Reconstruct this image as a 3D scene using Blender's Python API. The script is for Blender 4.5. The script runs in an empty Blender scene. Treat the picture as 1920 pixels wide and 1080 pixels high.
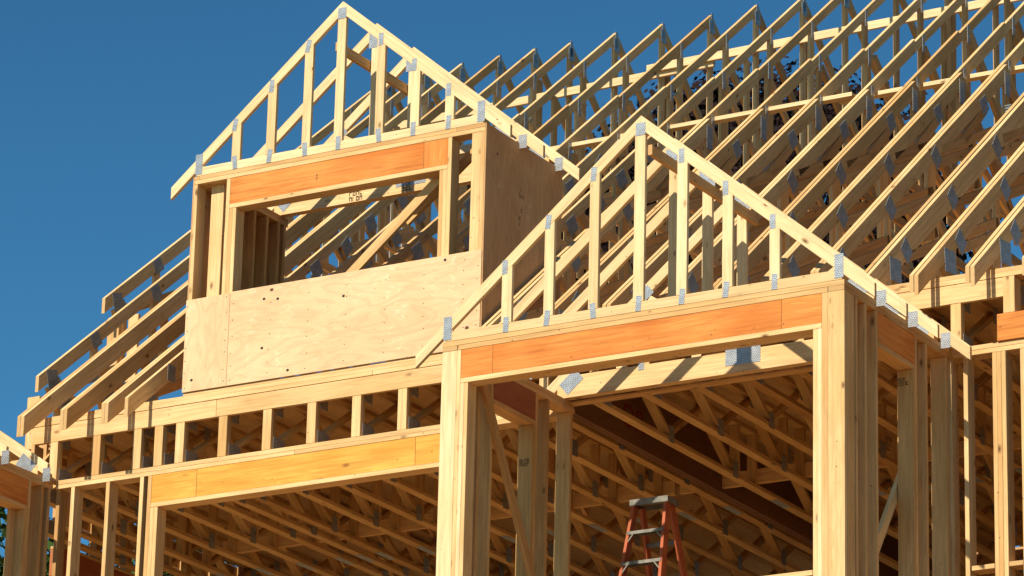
import bpy, bmesh, math, random
from mathutils import Vector, Matrix
random.seed(7)
S = bpy.context.scene
COL = S.collection

# ------------------------------------------------------------ camera
cam_d = bpy.data.cameras.new('camera'); cam = bpy.data.objects.new('camera', cam_d); COL.objects.link(cam)
S.camera = cam
CAMR, CAMU, CAMF, CAMC, FOC = ((0.864419, 0.502234, 0.023246), (0.142214, -0.288595, 0.946831), (-0.482239, 0.815153, 0.320891), (13.322623, -27.608172, -10.490785), 7758.65)
R, U, F = Vector(CAMR), Vector(CAMU), Vector(CAMF)
m = Matrix((R, U, -F)).transposed().to_4x4(); m.translation = Vector(CAMC)
cam.matrix_world = m
cam_d.sensor_width = 36; cam_d.lens = FOC / 1920 * 36
cam_d.clip_start = .5; cam_d.clip_end = 3000

# ------------------------------------------------------------ materials
def newmat(name):
    M = bpy.data.materials.new(name); M.use_nodes = True
    nt = M.node_tree; nt.nodes.clear()
    o = nt.nodes.new('ShaderNodeOutputMaterial'); b = nt.nodes.new('ShaderNodeBsdfPrincipled')
    nt.links.new(b.outputs[0], o.inputs[0]); b.inputs['Roughness'].default_value = .75
    b.inputs['Specular IOR Level'].default_value = .25
    return M, nt, b
class N:
    def __init__(s, nt): s.nt = nt
    def n(s, t, **k):
        x = s.nt.nodes.new(t)
        for a, v in k.items(): setattr(x, a, v)
        return x
    def l(s, a, b): s.nt.links.new(a, b)
    def math(s, op, a, b=None, c=None, clamp=False):
        x = s.n('ShaderNodeMath', operation=op, use_clamp=clamp)
        for i, v in enumerate((a, b, c)):
            if v is None: continue
            if isinstance(v, (int, float)): x.inputs[i].default_value = v
            else: s.l(v, x.inputs[i])
        return x.outputs[0]
    def vmath(s, op, a, b):
        x = s.n('ShaderNodeVectorMath', operation=op)
        for i, v in enumerate((a, b)):
            if isinstance(v, tuple): x.inputs[i].default_value = v
            else: s.l(v, x.inputs[i])
        return x.outputs[0]
    def noise(s, vec, scale, detail=3, rough=.55, dist=0):
        x = s.n('ShaderNodeTexNoise'); s.l(vec, x.inputs['Vector'])
        x.inputs['Scale'].default_value = scale; x.inputs['Detail'].default_value = detail
        x.inputs['Roughness'].default_value = rough; x.inputs['Distortion'].default_value = dist
        return x.outputs['Fac']
    def ramp(s, fac, stops):
        x = s.n('ShaderNodeValToRGB'); s.l(fac, x.inputs[0]); e = x.color_ramp.elements
        while len(e) < len(stops): e.new(.5)
        for i, (p, c) in enumerate(stops):
            e[i].position = p; e[i].color = (*c, 1) if len(c) == 3 else c
        return x.outputs[0]
    def mix(s, fac, a, b, mode='MIX'):
        x = s.n('ShaderNodeMix', data_type='RGBA', blend_type=mode)
        for i, v in ((0, fac), (6, a), (7, b)):
            if isinstance(v, (int, float)): x.inputs[i].default_value = v
            elif isinstance(v, tuple): x.inputs[i].default_value = (*v, 1)
            else: s.l(v, x.inputs[i])
        return x.outputs[2]

def wood(name, light, dark, knot=(.17, .08, .03), knots=1.35, end=(.50, .31, .13), var=.16, bump=.25, mill=1.0):
    M, nt, b = newmat(name); k = N(nt)
    tc = k.n('ShaderNodeTexCoord'); oi = k.n('ShaderNodeObjectInfo')
    off = k.n('ShaderNodeCombineXYZ')
    k.l(k.math('MULTIPLY', oi.outputs['Random'], 37.0), off.inputs[0])
    k.l(k.math('MULTIPLY', oi.outputs['Random'], 11.0), off.inputs[1])
    k.l(k.math('MULTIPLY', oi.outputs['Random'], 5.0), off.inputs[2])
    P = k.vmath('ADD', tc.outputs['Object'], off.outputs[0])
    # knots: rare cells of a stretched voronoi
    vk = k.n('ShaderNodeTexVoronoi', voronoi_dimensions='3D')
    k.l(k.vmath('MULTIPLY', P, (4.2, 9.0, 9.0)), vk.inputs['Vector']); vk.inputs['Scale'].default_value = 1
    sepc = k.n('ShaderNodeSeparateColor'); k.l(vk.outputs['Color'], sepc.inputs[0])
    rare = k.math('GREATER_THAN', sepc.outputs[0], 1 - .33 * knots)
    size = k.math('MULTIPLY_ADD', sepc.outputs[1], .13, .06)
    kd = k.math('DIVIDE', vk.outputs['Distance'], size)
    kmask = k.math('MULTIPLY', k.math('SUBTRACT', 1.25, kd, clamp=True), rare, clamp=True)
    khalo = k.math('MULTIPLY', k.math('SUBTRACT', 1.0, k.math('MULTIPLY', kd, .33), clamp=True), rare, clamp=True)
    # grain, bent round the knots
    g = k.vmath('MULTIPLY', P, (.55, 9.0, 13.0))
    n1 = k.noise(g, 1.0, 2, .5, .6)
    rings = k.math('FRACT', k.math('ADD', k.math('MULTIPLY', n1, 9.0), k.math('MULTIPLY', khalo, 1.2)))
    rings = k.math('MULTIPLY', rings, rings)
    fine = k.noise(k.vmath('MULTIPLY', P, (5, 120, 120)), 1.0, 2)
    blot = k.noise(k.vmath('MULTIPLY', P, (1.3, 4, 4)), 1.0, 3)
    streak = k.noise(k.vmath('MULTIPLY', P, (1.6, 38, 38)), 1.0, 3, .6)
    col = k.ramp(blot, [(.3, dark), (.68, light)])
    col = k.mix(k.math('MULTIPLY', rings, .30), col, tuple(v * .72 for v in dark), 'MIX')
    col = k.mix(k.math('MULTIPLY', k.math('SUBTRACT', fine, .45, clamp=True), .9), col, tuple(v * .6 for v in dark))
    col = k.mix(k.math('MULTIPLY', k.math('SUBTRACT', streak, .46, clamp=True), 2.2), col, tuple(v * .62 for v in dark))
    col = k.mix(k.math('MULTIPLY', khalo, .22), col, tuple(v * .75 for v in dark))
    col = k.mix(kmask, col, knot)
    # per board tint
    r2 = k.math('FRACT', k.math('MULTIPLY', oi.outputs['Random'], 17.31))
    tint = k.ramp(r2, [(0, (1 - var, 1 - var * 1.35, 1 - var * 1.9)), (.45, (1, 1, 1)), (1, (1 + var * .25, 1 + var * .30, 1 + var * .35))])
    col = k.mix(1.0, col, tint, 'MULTIPLY')
    # small round pin knots
    vq = k.n('ShaderNodeTexVoronoi'); k.l(k.vmath('MULTIPLY', P, (1, 1.3, 1.3)), vq.inputs['Vector']); vq.inputs['Scale'].default_value = 5.5
    sq = k.n('ShaderNodeSeparateColor'); k.l(vq.outputs['Color'], sq.inputs[0])
    pk = k.math('MULTIPLY', k.math('SUBTRACT', 1.3, k.math('DIVIDE', vq.outputs['Distance'], .075), clamp=True), k.math('GREATER_THAN', sq.outputs[0], .5), clamp=True)
    col = k.mix(k.math('MULTIPLY', pk, .7), col, tuple(v * .42 for v in dark))
    # grey grime and handling marks
    gr = k.noise(k.vmath('MULTIPLY', P, (2.2, 7, 7)), 1.0, 5, .7)
    col = k.mix(k.math('MULTIPLY', k.math('SUBTRACT', gr, .56, clamp=True), 1.3), col, (dark[0] * .45, dark[1] * .42, dark[2] * .5))
    # nail holes and specks
    vs = k.n('ShaderNodeTexVoronoi'); k.l(P, vs.inputs['Vector']); vs.inputs['Scale'].default_value = 9.0
    sp2 = k.n('ShaderNodeSeparateColor'); k.l(vs.outputs['Color'], sp2.inputs[0])
    sp = k.math('MULTIPLY', k.math('LESS_THAN', vs.outputs['Distance'], .055), k.math('GREATER_THAN', sp2.outputs[0], .55))
    col = k.mix(k.math('MULTIPLY', sp, .8 * mill), col, (.05, .03, .02))
    # end grain
    geo = k.n('ShaderNodeNewGeometry')
    vt = k.n('ShaderNodeVectorTransform', vector_type='NORMAL', convert_from='WORLD', convert_to='OBJECT')
    k.l(geo.outputs['True Normal'], vt.inputs[0])
    sx = k.n('ShaderNodeSeparateXYZ'); k.l(vt.outputs[0], sx.inputs[0])
    en = k.math('GREATER_THAN', k.math('ABSOLUTE', sx.outputs[0]), .55)
    col = k.mix(k.math('MULTIPLY', en, .75), col, end)
    k.l(col, b.inputs['Base Color'])
    bp = k.n('ShaderNodeBump'); bp.inputs['Strength'].default_value = bump; bp.inputs['Distance'].default_value = .002
    k.l(k.math('ADD', fine, k.math('MULTIPLY', kmask, -.6)), bp.inputs['Height']); k.l(bp.outputs[0], b.inputs['Normal'])
    return M

WOOD = wood('pine_framing', (.82, .55, .27), (.70, .42, .17), var=.20)
WARM = wood('shade_warm_framing', (.70, .42, .18), (.54, .30, .11), var=.22)  # browner framing wood; warm bounce light and shade put into its colour
SHADED = wood('shaded_pine', (.68, .42, .165), (.52, .29, .10), var=.25, mill=.6)  # darker copy of the framing pine, indoor shade painted into the colour
PALE = wood('pale_spruce', (.85, .64, .36), (.76, .52, .26), var=.14)
ORANGE = wood('stained_header_red', (.72, .285, .065), (.56, .15, .022), knot=(.30, .07, .02), knots=.35, end=(.5, .2, .06), var=.05, bump=.12)
YELLOW = wood('stained_header_amber', (.78, .43, .085), (.66, .28, .038), knot=(.26, .09, .02), knots=.8, end=(.5, .2, .06), var=.05, bump=.12)
DEEP = wood('stained_header_brown', (.42, .13, .045), (.30, .085, .03), knot=(.15, .04, .02), knots=.5, end=(.4, .15, .06), var=.05)

def plywood(name, light, dark, spots=1.0):
    M, nt, b = newmat(name); k = N(nt)
    tc = k.n('ShaderNodeTexCoord'); P = tc.outputs['Object']
    n1 = k.noise(k.vmath('MULTIPLY', P, (.9, 3.2, 3.2)), 1.0, 3, .5, .9)
    ring = k.math('PINGPONG', k.math('MULTIPLY', n1, 16.0), 1.0)
    ring = k.math('POWER', ring, 2.0)
    # pale flashes where the veneer rises, set in upright bands
    band = k.noise(k.vmath('MULTIPLY', P, (3.4, .35, .35)), 1.0, 1)
    fl = k.noise(k.vmath('MULTIPLY', P, (11, 20, 20)), 1.0, 2, .6, 1.0)
    flash = k.math('MULTIPLY', k.math('MULTIPLY', k.math('SUBTRACT', fl, .55, clamp=True), 6.0, clamp=True),
                   k.math('MULTIPLY', k.math('SUBTRACT', band, .47, clamp=True), 9.0, clamp=True), clamp=True)
    col = k.ramp(k.noise(k.vmath('MULTIPLY', P, (.8, 1.5, 1.5)), 1.0, 3), [(.3, dark), (.7, light)])
    col = k.mix(k.math('MULTIPLY', ring, .42), col, tuple(v * .74 for v in dark))
    fine = k.noise(k.vmath('MULTIPLY', P, (7, 130, 130)), 1.0, 2)
    col = k.mix(k.math('MULTIPLY', k.math('SUBTRACT', fine, .45, clamp=True), .8), col, tuple(v * .6 for v in dark))
    col = k.mix(k.math('MULTIPLY', flash, .55), col, (min(1, light[0] * 1.12), min(1, light[1] * 1.2), min(1, light[2] * 1.35)))
    vk = k.n('ShaderNodeTexVoronoi'); k.l(k.vmath('MULTIPLY', P, (2.4, 3.0, 3.0)), vk.inputs['Vector']); vk.inputs['Scale'].default_value = 1
    sc = k.n('ShaderNodeSeparateColor'); k.l(vk.outputs['Color'], sc.inputs[0])
    kn = k.math('MULTIPLY', k.math('LESS_THAN', vk.outputs['Distance'], .052), k.math('GREATER_THAN', sc.outputs[0], 1 - .4 * spots))
    col = k.mix(kn, col, (.12, .05, .03))
    vs = k.n('ShaderNodeTexVoronoi'); k.l(P, vs.inputs['Vector']); vs.inputs['Scale'].default_value = 8.0
    sp = k.math('LESS_THAN', vs.outputs['Distance'], .05)
    col = k.mix(k.math('MULTIPLY', sp, .6), col, (.20, .09, .05))
    k.l(col, b.inputs['Base Color'])
    bp = k.n('ShaderNodeBump'); bp.inputs['Strength'].default_value = .2; bp.inputs['Distance'].default_value = .002
    k.l(fine, bp.inputs['Height']); k.l(bp.outputs[0], b.inputs['Normal'])
    return M
PLY = plywood('plywood_sheathing', (.78, .515, .29), (.69, .42, .22))
PLYD = plywood('plywood_shaded', (.64, .375, .18), (.53, .28, .12), .4)  # darker plywood: shade of dormer sides and inner walls is in the colour
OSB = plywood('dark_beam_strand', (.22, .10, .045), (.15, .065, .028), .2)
PLYC = plywood('plywood_subfloor', (.60, .38, .17), (.50, .29, .12), .5)

def metal():
    M, nt, b = newmat('galvanised_plate'); k = N(nt)
    tc = k.n('ShaderNodeTexCoord'); oi = k.n('ShaderNodeObjectInfo')
    sx = k.n('ShaderNodeSeparateXYZ'); k.l(tc.outputs['Object'], sx.inputs[0])
    # rows of punched slots (staggered)
    cx = k.math('MULTIPLY', sx.outputs[0], 48.0); cy = k.math('MULTIPLY', sx.outputs[1], 66.0)
    row = k.math('FLOOR', cy)
    fx = k.math('FRACT', k.math('ADD', cx, k.math('MULTIPLY', row, .5)))
    fy = k.math('FRACT', cy)
    hole = k.math('MULTIPLY', k.math('LESS_THAN', fx, .62), k.math('LESS_THAN', fy, .52))
    nz = k.noise(k.vmath('MULTIPLY', tc.outputs['Object'], (14, 14, 14)), 1.0, 2)
    base = k.ramp(nz, [(.3, (.34, .345, .345)), (.7, (.50, .51, .515))])
    col = k.mix(k.math('MULTIPLY', hole, .8), base, (.10, .12, .14))
    k.l(col, b.inputs['Base Color']); b.inputs['Metallic'].default_value = .6; b.inputs['Roughness'].default_value = .45
    return M
METAL = metal()
def simple(name, c, rough=.6, metallic=0, nscale=6, namp=.25):
    M, nt, b = newmat(name); k = N(nt); tc = k.n('ShaderNodeTexCoord')
    nz = k.noise(tc.outputs['Object'], nscale, 4)
    col = k.ramp(nz, [(.25, tuple(v * (1 - namp) for v in c)), (.75, tuple(min(1, v * (1 + namp)) for v in c))])
    k.l(col, b.inputs['Base Color']); b.inputs['Roughness'].default_value = rough; b.inputs['Metallic'].default_value = metallic
    return M
HANG = simple('hanger_steel', (.16, .17, .16), .5, .5, 30)
INK = simple('black_stamp_ink', (.035, .028, .025), .8)
REDINK = simple('red_stamp_ink', (.20, .02, .015), .8)
FIBRE = simple('orange_fibreglass', (.42, .105, .04), .6, 0, 9, .2)
ALU = simple('dull_aluminium', (.24, .22, .18), .55, .4, 14, .35)
GROUND = simple('bare_earth', (.25, .165, .09), .95, 0, .6, .3)
BARK = simple('bark', (.07, .05, .035), .95, 0, 5, .4)
def leafmat(name, c1, c2):
    M, nt, b = newmat(name); k = N(nt); g = k.n('ShaderNodeNewGeometry')
    col = k.ramp(g.outputs['Random Per Island'], [(0, c1), (1, c2)])
    k.l(col, b.inputs['Base Color']); b.inputs['Roughness'].default_value = .8; b.inputs['Specular IOR Level'].default_value = .1
    return M
LEAFP = leafmat('purple_maple_leaf', (.006, .004, .004), (.026, .012, .011))
LEAFG = leafmat('green_leaf', (.020, .045, .010), (.09, .14, .03))

# ------------------------------------------------------------ builders
T = .040          # board thickness
W4 = .092         # 2x4 width
W6 = .142
def props(o, label, cat, group=None, kind=None):
    if label: o['label'] = label
    if cat: o['category'] = cat
    if group: o['group'] = group
    if kind: o['kind'] = kind
    return o
def thing(name, label, cat, loc, group=None):
    o = bpy.data.objects.new(name, None); COL.objects.link(o); o.location = loc
    o.empty_display_size = .1
    return props(o, label, cat, group)
CACHE = {}
def prism(poly, nrm, xdir, th, name, mat, parent=None, bevel=.0025):
    """poly: coplanar world points, extruded th/2 either side of its plane."""
    nrm = Vector(nrm).normalized(); X = Vector(xdir); X = (X - nrm * X.dot(nrm)).normalized(); Y = nrm.cross(X)
    pts = [Vector(p) for p in poly]; c = sum(pts, Vector()) / len(pts)
    loc = [((p - c).dot(X), (p - c).dot(Y)) for p in pts]
    area = sum(loc[i][0] * loc[(i + 1) % len(loc)][1] - loc[(i + 1) % len(loc)][0] * loc[i][1] for i in range(len(loc)))
    if area < 0: loc.reverse()
    key = (tuple((round(a, 3), round(b, 3)) for a, b in loc), round(th, 4), mat.name)
    me = CACHE.get(key)
    if me is None:
        bm = bmesh.new(); n = len(loc)
        lo = [bm.verts.new((a, b, -th / 2)) for a, b in loc]; hi = [bm.verts.new((a, b, th / 2)) for a, b in loc]
        bm.faces.new(hi); bm.faces.new(lo[::-1])
        for i in range(n): bm.faces.new((lo[i], lo[(i + 1) % n], hi[(i + 1) % n], hi[i]))
        if bevel: bmesh.ops.bevel(bm, geom=bm.edges[:], offset=bevel, segments=1, affect='EDGES', clamp_overlap=True)
        me = bpy.data.meshes.new(name); bm.to_mesh(me); bm.free(); me.materials.append(mat); CACHE[key] = me
    o = bpy.data.objects.new(name, me); COL.objects.link(o)
    M = Matrix((X, Y, nrm)).transposed().to_4x4(); M.translation = c
    if parent: 
        o.parent = parent
        base = Vector(parent.location)
        if parent.parent: base = base + Vector(parent.parent.location)
        M.translation = c - base
    o.matrix_local = M
    return o
class Plane:
    """works in a vertical plane: ax 'y' -> (x,z) at depth v ; ax 'x' -> (y,z) at x=v"""
    def __init__(s, ax, v): s.ax, s.v = ax, v
    def w(s, a, z, v=None):
        v = s.v if v is None else v
        return (a, v, z) if s.ax == 'y' else (v, a, z)
    @property
    def n(s): return (0, 1, 0) if s.ax == 'y' else (1, 0, 0)
    def poly(s, pts, th, name, mat, parent, v=None, xd=None, bevel=.0025):
        P = [s.w(a, z, v) for a, z in pts]
        if xd is None: xd = Vector(P[1]) - Vector(P[0])
        return prism(P, s.n, xd, th, name, mat, parent, bevel)
    def chord(s, a0, z0, a1, z1, w, th, name, mat, parent, v=None):
        """plumb cut board whose TOP edge runs a0,z0 -> a1,z1"""
        L = math.hypot(a1 - a0, z1 - z0); wv = w * L / abs(a1 - a0)
        return s.poly([(a0, z0), (a1, z1), (a1, z1 - wv), (a0, z0 - wv)], th, name, mat, parent, v)
    def web(s, a0, z0, a1, z1, w, th, name, mat, parent, v=None):
        d = Vector((a1 - a0, z1 - z0)).normalized(); p = Vector((-d.y, d.x)) * w / 2
        return s.poly([(a0 + p.x, z0 + p.y), (a1 + p.x, z1 + p.y), (a1 - p.x, z1 - p.y), (a0 - p.x, z0 - p.y)], th, name, mat, parent, v)
    def rect(s, a0, a1, z0, z1, th, name, mat, parent, v=None, grain=None, bevel=.0025):
        if grain is None: grain = 'a' if abs(a1 - a0) > abs(z1 - z0) else 'z'
        xd = Vector(s.w(1, 0, 0)) - Vector(s.w(0, 0, 0)) if grain == 'a' else Vector((0, 0, 1))
        return s.poly([(a0, z0), (a1, z0), (a1, z1), (a0, z1)], th, name, mat, parent, v, xd, bevel)
    def plate(s, a, z, w, h, parent, side=-1, off=0, ang=0, v=None, name='gusset_plate'):
        """thin toothed connector on the face of the board; side -1 = towards smaller v"""
        vv = (s.v if v is None else v) + side * off
        c, sn = math.cos(ang), math.sin(ang)
        pts = [(a + x * c - z_ * sn, z + x * sn + z_ * c) for x, z_ in ((-w / 2, -h / 2), (w / 2, -h / 2), (w / 2, h / 2), (-w / 2, h / 2))]
        return s.poly(pts, .003, name, METAL, parent, vv, bevel=0)
def box(x0, x1, y0, y1, z0, z1, name, mat, parent=None):
    """axis aligned board, grain along its longest side"""
    d = {'x': x1 - x0, 'y': y1 - y0, 'z': z1 - z0}; ax = max(d, key=d.get)
    th_ax = min(d, key=d.get)
    xd = {'x': (1, 0, 0), 'y': (0, 1, 0), 'z': (0, 0, 1)}[ax]
    cx, cy, cz = (x0 + x1) / 2, (y0 + y1) / 2, (z0 + z1) / 2
    if th_ax == 'x': P = [(cx, y0, z0), (cx, y1, z0), (cx, y1, z1), (cx, y0, z1)]; n = (1, 0, 0)
    elif th_ax == 'y': P = [(x0, cy, z0), (x1, cy, z0), (x1, cy, z1), (x0, cy, z1)]; n = (0, 1, 0)
    else: P = [(x0, y0, cz), (x1, y0, cz), (x1, y1, cz), (x0, y1, cz)]; n = (0, 0, 1)
    return prism(P, n, xd, d[th_ax], name, mat, parent)
def marks(pl, a, z, w, h, mat, parent, v, rows=2, seed=0, dens=.8, name='stamp'):
    """a printed grade stamp: rows of small strokes as one thin mesh lying on the board face"""
    rr = random.Random(seed); bm = bmesh.new()
    def q(x0, x1, y0, y1):
        P = [bm.verts.new(pl.w(a + x, z + y, v)) for x, y in ((x0, y0), (x1, y0), (x1, y1), (x0, y1))]
        bm.faces.new(P)
    cell = h / rows
    for r in range(rows):
        x = -w / 2
        while x < w / 2 - cell * .4:
            if rr.random() < dens:
                y0 = -h / 2 + r * cell; cw = cell * .55
                q(x, x + cw * .22, y0, y0 + cell * .8)
                if rr.random() < .7: q(x, x + cw, y0 + cell * .62, y0 + cell * .8)
                if rr.random() < .6: q(x, x + cw, y0, y0 + cell * .16)
                if rr.random() < .5: q(x + cw * .78, x + cw, y0, y0 + cell * .8)
            x += cell * .72
    for v_ in bm.verts:
        v_.co -= Vector(parent.location)
        if parent.parent: v_.co -= Vector(parent.parent.location)
    me = bpy.data.meshes.new(name); bm.to_mesh(me); bm.free(); me.materials.append(mat)
    o = bpy.data.objects.new(name, me); COL.objects.link(o); o.parent = parent
    return o
ORD = ['first','second','third','fourth','fifth','sixth','seventh','eighth','ninth','tenth','eleventh','twelfth','thirteenth','fourteenth','fifteenth','sixteenth','seventeenth','eighteenth','nineteenth','twentieth','twenty-first','twenty-second','twenty-third','twenty-fourth','twenty-fifth','twenty-sixth','twenty-seventh','twenty-eighth','twenty-ninth']
jit = lambda s=.004: random.uniform(-s, s)
GZ = -12.1

# ------------------------------------------------------------ ground
bm = bmesh.new()
vs = [bm.verts.new(p) for p in ((-900, -600, GZ), (900, -600, GZ), (900, 1500, GZ), (-900, 1500, GZ))]; bm.faces.new(vs)
me = bpy.data.meshes.new('ground'); bm.to_mesh(me); bm.free(); me.materials.append(GROUND)
g = bpy.data.objects.new('ground', me); COL.objects.link(g); g['kind'] = 'structure'

# ------------------------------------------------------------ lower storeys and floor deck
DZ = -3.1
lw = thing('lower_storey', 'plywood clad lower storey carrying the open timber frame above', 'building', (0, 0, GZ))
for (x0, x1, y) in ((-12.71, -9.06, 0), (-9.04, -3.67, 1.98), (-3.65, 0, 0), (.01, 6.9, 1.98)):
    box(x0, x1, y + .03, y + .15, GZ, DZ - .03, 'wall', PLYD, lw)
box(-3.65, -3.53, .16, 1.97, GZ, DZ - .03, 'wall', PLYD, lw); box(-.12, 0, .16, 1.97, GZ, DZ - .03, 'wall', PLYD, lw)
box(-9.18, -9.06, .16, 1.97, GZ, DZ - .03, 'wall', PLYD, lw)
dk = thing('floor_deck', 'dusty plywood floor deck inside the open frame under the ladder', 'floor', (0, 2, DZ))
box(-12.7, -3.66, 2.0, 14.9, DZ - .03, DZ, 'deck_panel', PLYC, dk); box(-3.65, 6.8, 2.0, 14.9, DZ - .03, DZ, 'deck_panel', PLYC, dk)
box(-3.64, -.01, .02, 1.99, DZ - .03, DZ, 'deck_panel', PLYC, dk); box(-12.7, -9.07, .02, 1.99, DZ - .03, DZ, 'deck_panel', PLYC, dk)

# ------------------------------------------------------------ gable trusses of bay / dormer
SL = .837
def gable_truss(name, label, group, xl, xr, zb, y, kind, webs=None, tail=.26, mat=PALE, SL=.837, CW=W4):
    """truss in a plane of constant y. front face of its boards lies at y."""
    xm = (xl + xr) / 2; zp = zb + .155 + SL * (xm - xl)
    t = thing(name, label, 'roof truss', (xm, y, zb), group)
    th = T - .002; v = y + th / 2; p = Plane('y', v)
    dj = jit(.006)
    p.chord(xl - tail, zb + .155 - SL * tail, xm, zp, CW, th, 'top_chord', mat, t)
    p.chord(xr + tail, zb + .155 - SL * tail + dj, xm + .0005, zp, CW, th, 'top_chord', mat, t)
    cw = .119
    top = lambda x: zb + .155 + SL * (min(x - xl, xr - x)) - cw
    if kind == 'girder':
        bh = .195
        p.poly([(xl + .06, zb), (xr - .06, zb), (xr - .06, zb + .10), (xr - .16, zb + bh), (xl + .16, zb + bh), (xl + .06, zb + .10)], th, 'bottom_chord', WOOD, t)
        p2 = Plane('y', v + T)
        p2.poly([(xl + .06, zb), (xr - .06, zb), (xr - .06, zb + .10), (xr - .16, zb + bh), (xl + .16, zb + bh), (xl + .06, zb + .10)], th, 'bottom_chord', mat, t)
    else:
        bh = .084
        # scarfed ends under the chords
        p.poly([(xl + .02, zb + .001), (xr - .02, zb + .001), (xr - .02, zb + .032), (xr - .09, zb + bh), (xl + .09, zb + bh), (xl + .02, zb + .032)], th, 'bottom_chord', mat, t)
    pf = .0015 + th / 2
    if kind == 'gable':
        for i, x in enumerate(webs):
            x0, x1 = x - W4 / 2 + jit(.003), x + W4 / 2 + jit(.003)
            c = zb + bh + .001
            p.poly([(x0, c), (x1, c), (x1, top(x1) - .001), (x0, top(x0) - .001)] if abs(x - xm) > .05 else
                   [(x0, c), (x1, c), (x1, top(x1)), (x, top(x)), (x0, top(x0))], th, 'web', mat, t, xd=(0, 0, 1))
            a = .12 * (1 if x < xm else -1) + jit(.1)
            p.plate(x + jit(.01), zb + bh - .015, .05, .13, t, off=pf, ang=jit(.12))
            if abs(x - xm) > .05: p.plate(x - .012 + jit(.01), top(x) + .03, .05, .12, t, off=pf, ang=-a if x < xm else 0)
        for x in (xl + .045, xr - .045):
            p.rect(x - .02 + (.03 if x < xm else -.03), x + .02 + (.03 if x < xm else -.03), zb + bh + .002, top(x + (.03 if x < xm else -.03)) - .004, th, 'heel_block', mat, t)
            p.plate(x, zb + .115, .078, .20, t, off=pf)
        p.plate(xm, zp - .12, .09, .11, t, off=pf)
    else:
        c = zb + bh + .001
        x0, x1 = xm - W4 / 2, xm + W4 / 2
        p.poly([(x0, c), (x1, c), (x1, top(x1)), (xm, top(xm)), (x0, top(x0))], th, 'web', mat, t, xd=(0, 0, 1))
        q = (xm - xl) * .5
        for sg in (-1, 1):
            xa = xm + sg * q
            if kind == 'girder': p.web(xm + sg * .07, c + .05, xa - sg * .02, top(xa) - .03, W4 * .95, th, 'web', mat, t)
            if kind == 'girder':
                p.rect(xm + sg * 1.15 - .045, xm + sg * 1.15 + .045, c, top(xm + sg * 1.16) - .005, th, 'web', mat, t)
                p.plate(xm + sg * 1.0 + .05, zb + bh + .01, .055, .11, t, off=pf)
            if kind == 'girder': p.plate(xa, top(xa) + .03, .12, .1, t, off=pf, ang=sg * -.7)
            p.plate((xl if sg < 0 else xr) - sg * .20, zb + .14 if kind == 'girder' else zb + .10, .20, .13, t, off=pf, ang=sg * -.70)
            # plates on the rear face too
            p.plate((xl if sg < 0 else xr) - sg * .12, zb + .12, .18, .10, t, side=1, off=pf + (T if kind == 'girder' else 0), ang=sg * -.70)
        if kind == 'girder': p.plate(xm + .02, zb + .165, .33, .19, t, off=pf)
        else: p.plate(xm, zb + .09, .13, .10, t, off=pf)
        p.plate(xm, zp - .17, .15, .15, t, off=pf)
    # upright tail stubs under the eave
    if kind != 'gable':
        for sg, xe in ((-1, xl), (1, xr)):
            p.rect(xe + sg * .05 - .035, xe + sg * .05 + .035, zb - .03, zb + .02, th, 'tail_block', mat, t)
            p.plate(xe + sg * .045, zb + .01, .085, .13, t, off=pf)
    return t

BW = [-3.06, -2.665, -2.25, -1.835, -1.44, -1.03, -.61]
gable_truss('gable_truss', 'bright gable end truss with seven upright webs on the near bay', None, -3.66, 0, 0, 0, 'gable', BW)
gable_truss('roof_truss', 'bay roof truss standing right behind the bay gable end truss', 'bay roof trusses', -3.66, 0, 0, .58, 'common')
gable_truss('roof_truss', 'bay roof truss halfway between the bay gable and its girder', 'bay roof trusses', -3.66, 0, 0, 1.17, 'common')
gable_truss('girder_truss', 'double girder truss at the back of the bay with wide metal splice plate', None, -3.66, 0, .005, 1.80, 'girder')
DW = [-7.19, -6.81, -6.42, -6.07, -5.63, -5.25, -4.88]
gable_truss('gable_truss', 'tallest gable end truss on top of the dormer above the plywood panel', None, -7.64, -4.5, 2.768, 1.98, 'gable', DW)
gable_truss('roof_truss', 'dormer roof truss just behind the dormer gable end truss', 'dormer roof trusses', -7.64, -4.5, 2.768, 2.57, 'common')
gable_truss('girder_truss', 'double girder truss crossing the back of the dormer opening', None, -7.64, -4.5, 2.768, 3.23, 'girder')
XL = -9.05
for i, y in enumerate((0, .58, 1.17, 1.80)):
    nm = ['gable truss at the front', 'truss second from the front', 'truss third from the front', 'rearmost truss against the main wall'][i]
    gable_truss('roof_truss', nm + ' of the left bay at the photo edge', 'left bay roof trusses', XL - 3.66, XL, 0, y, 'gable' if i == 0 else ('girder' if i == 3 else 'common'), [w + XL for w in BW], tail=.05, SL=.67, CW=.105)
# ridge braces that tie the small trusses
o = box(-1.786, -1.746, .045, 1.95, 1.345, 1.435, 'brace_board', WARM); props(o, 'brace board running back beside the kingposts of the near bay', 'brace')
o = box(-6.165, -6.125, 2.03, 3.30, 3.775, 3.865, 'brace_board', WARM); props(o, 'brace board running back beside the kingposts of the dormer roof', 'brace')

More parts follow.
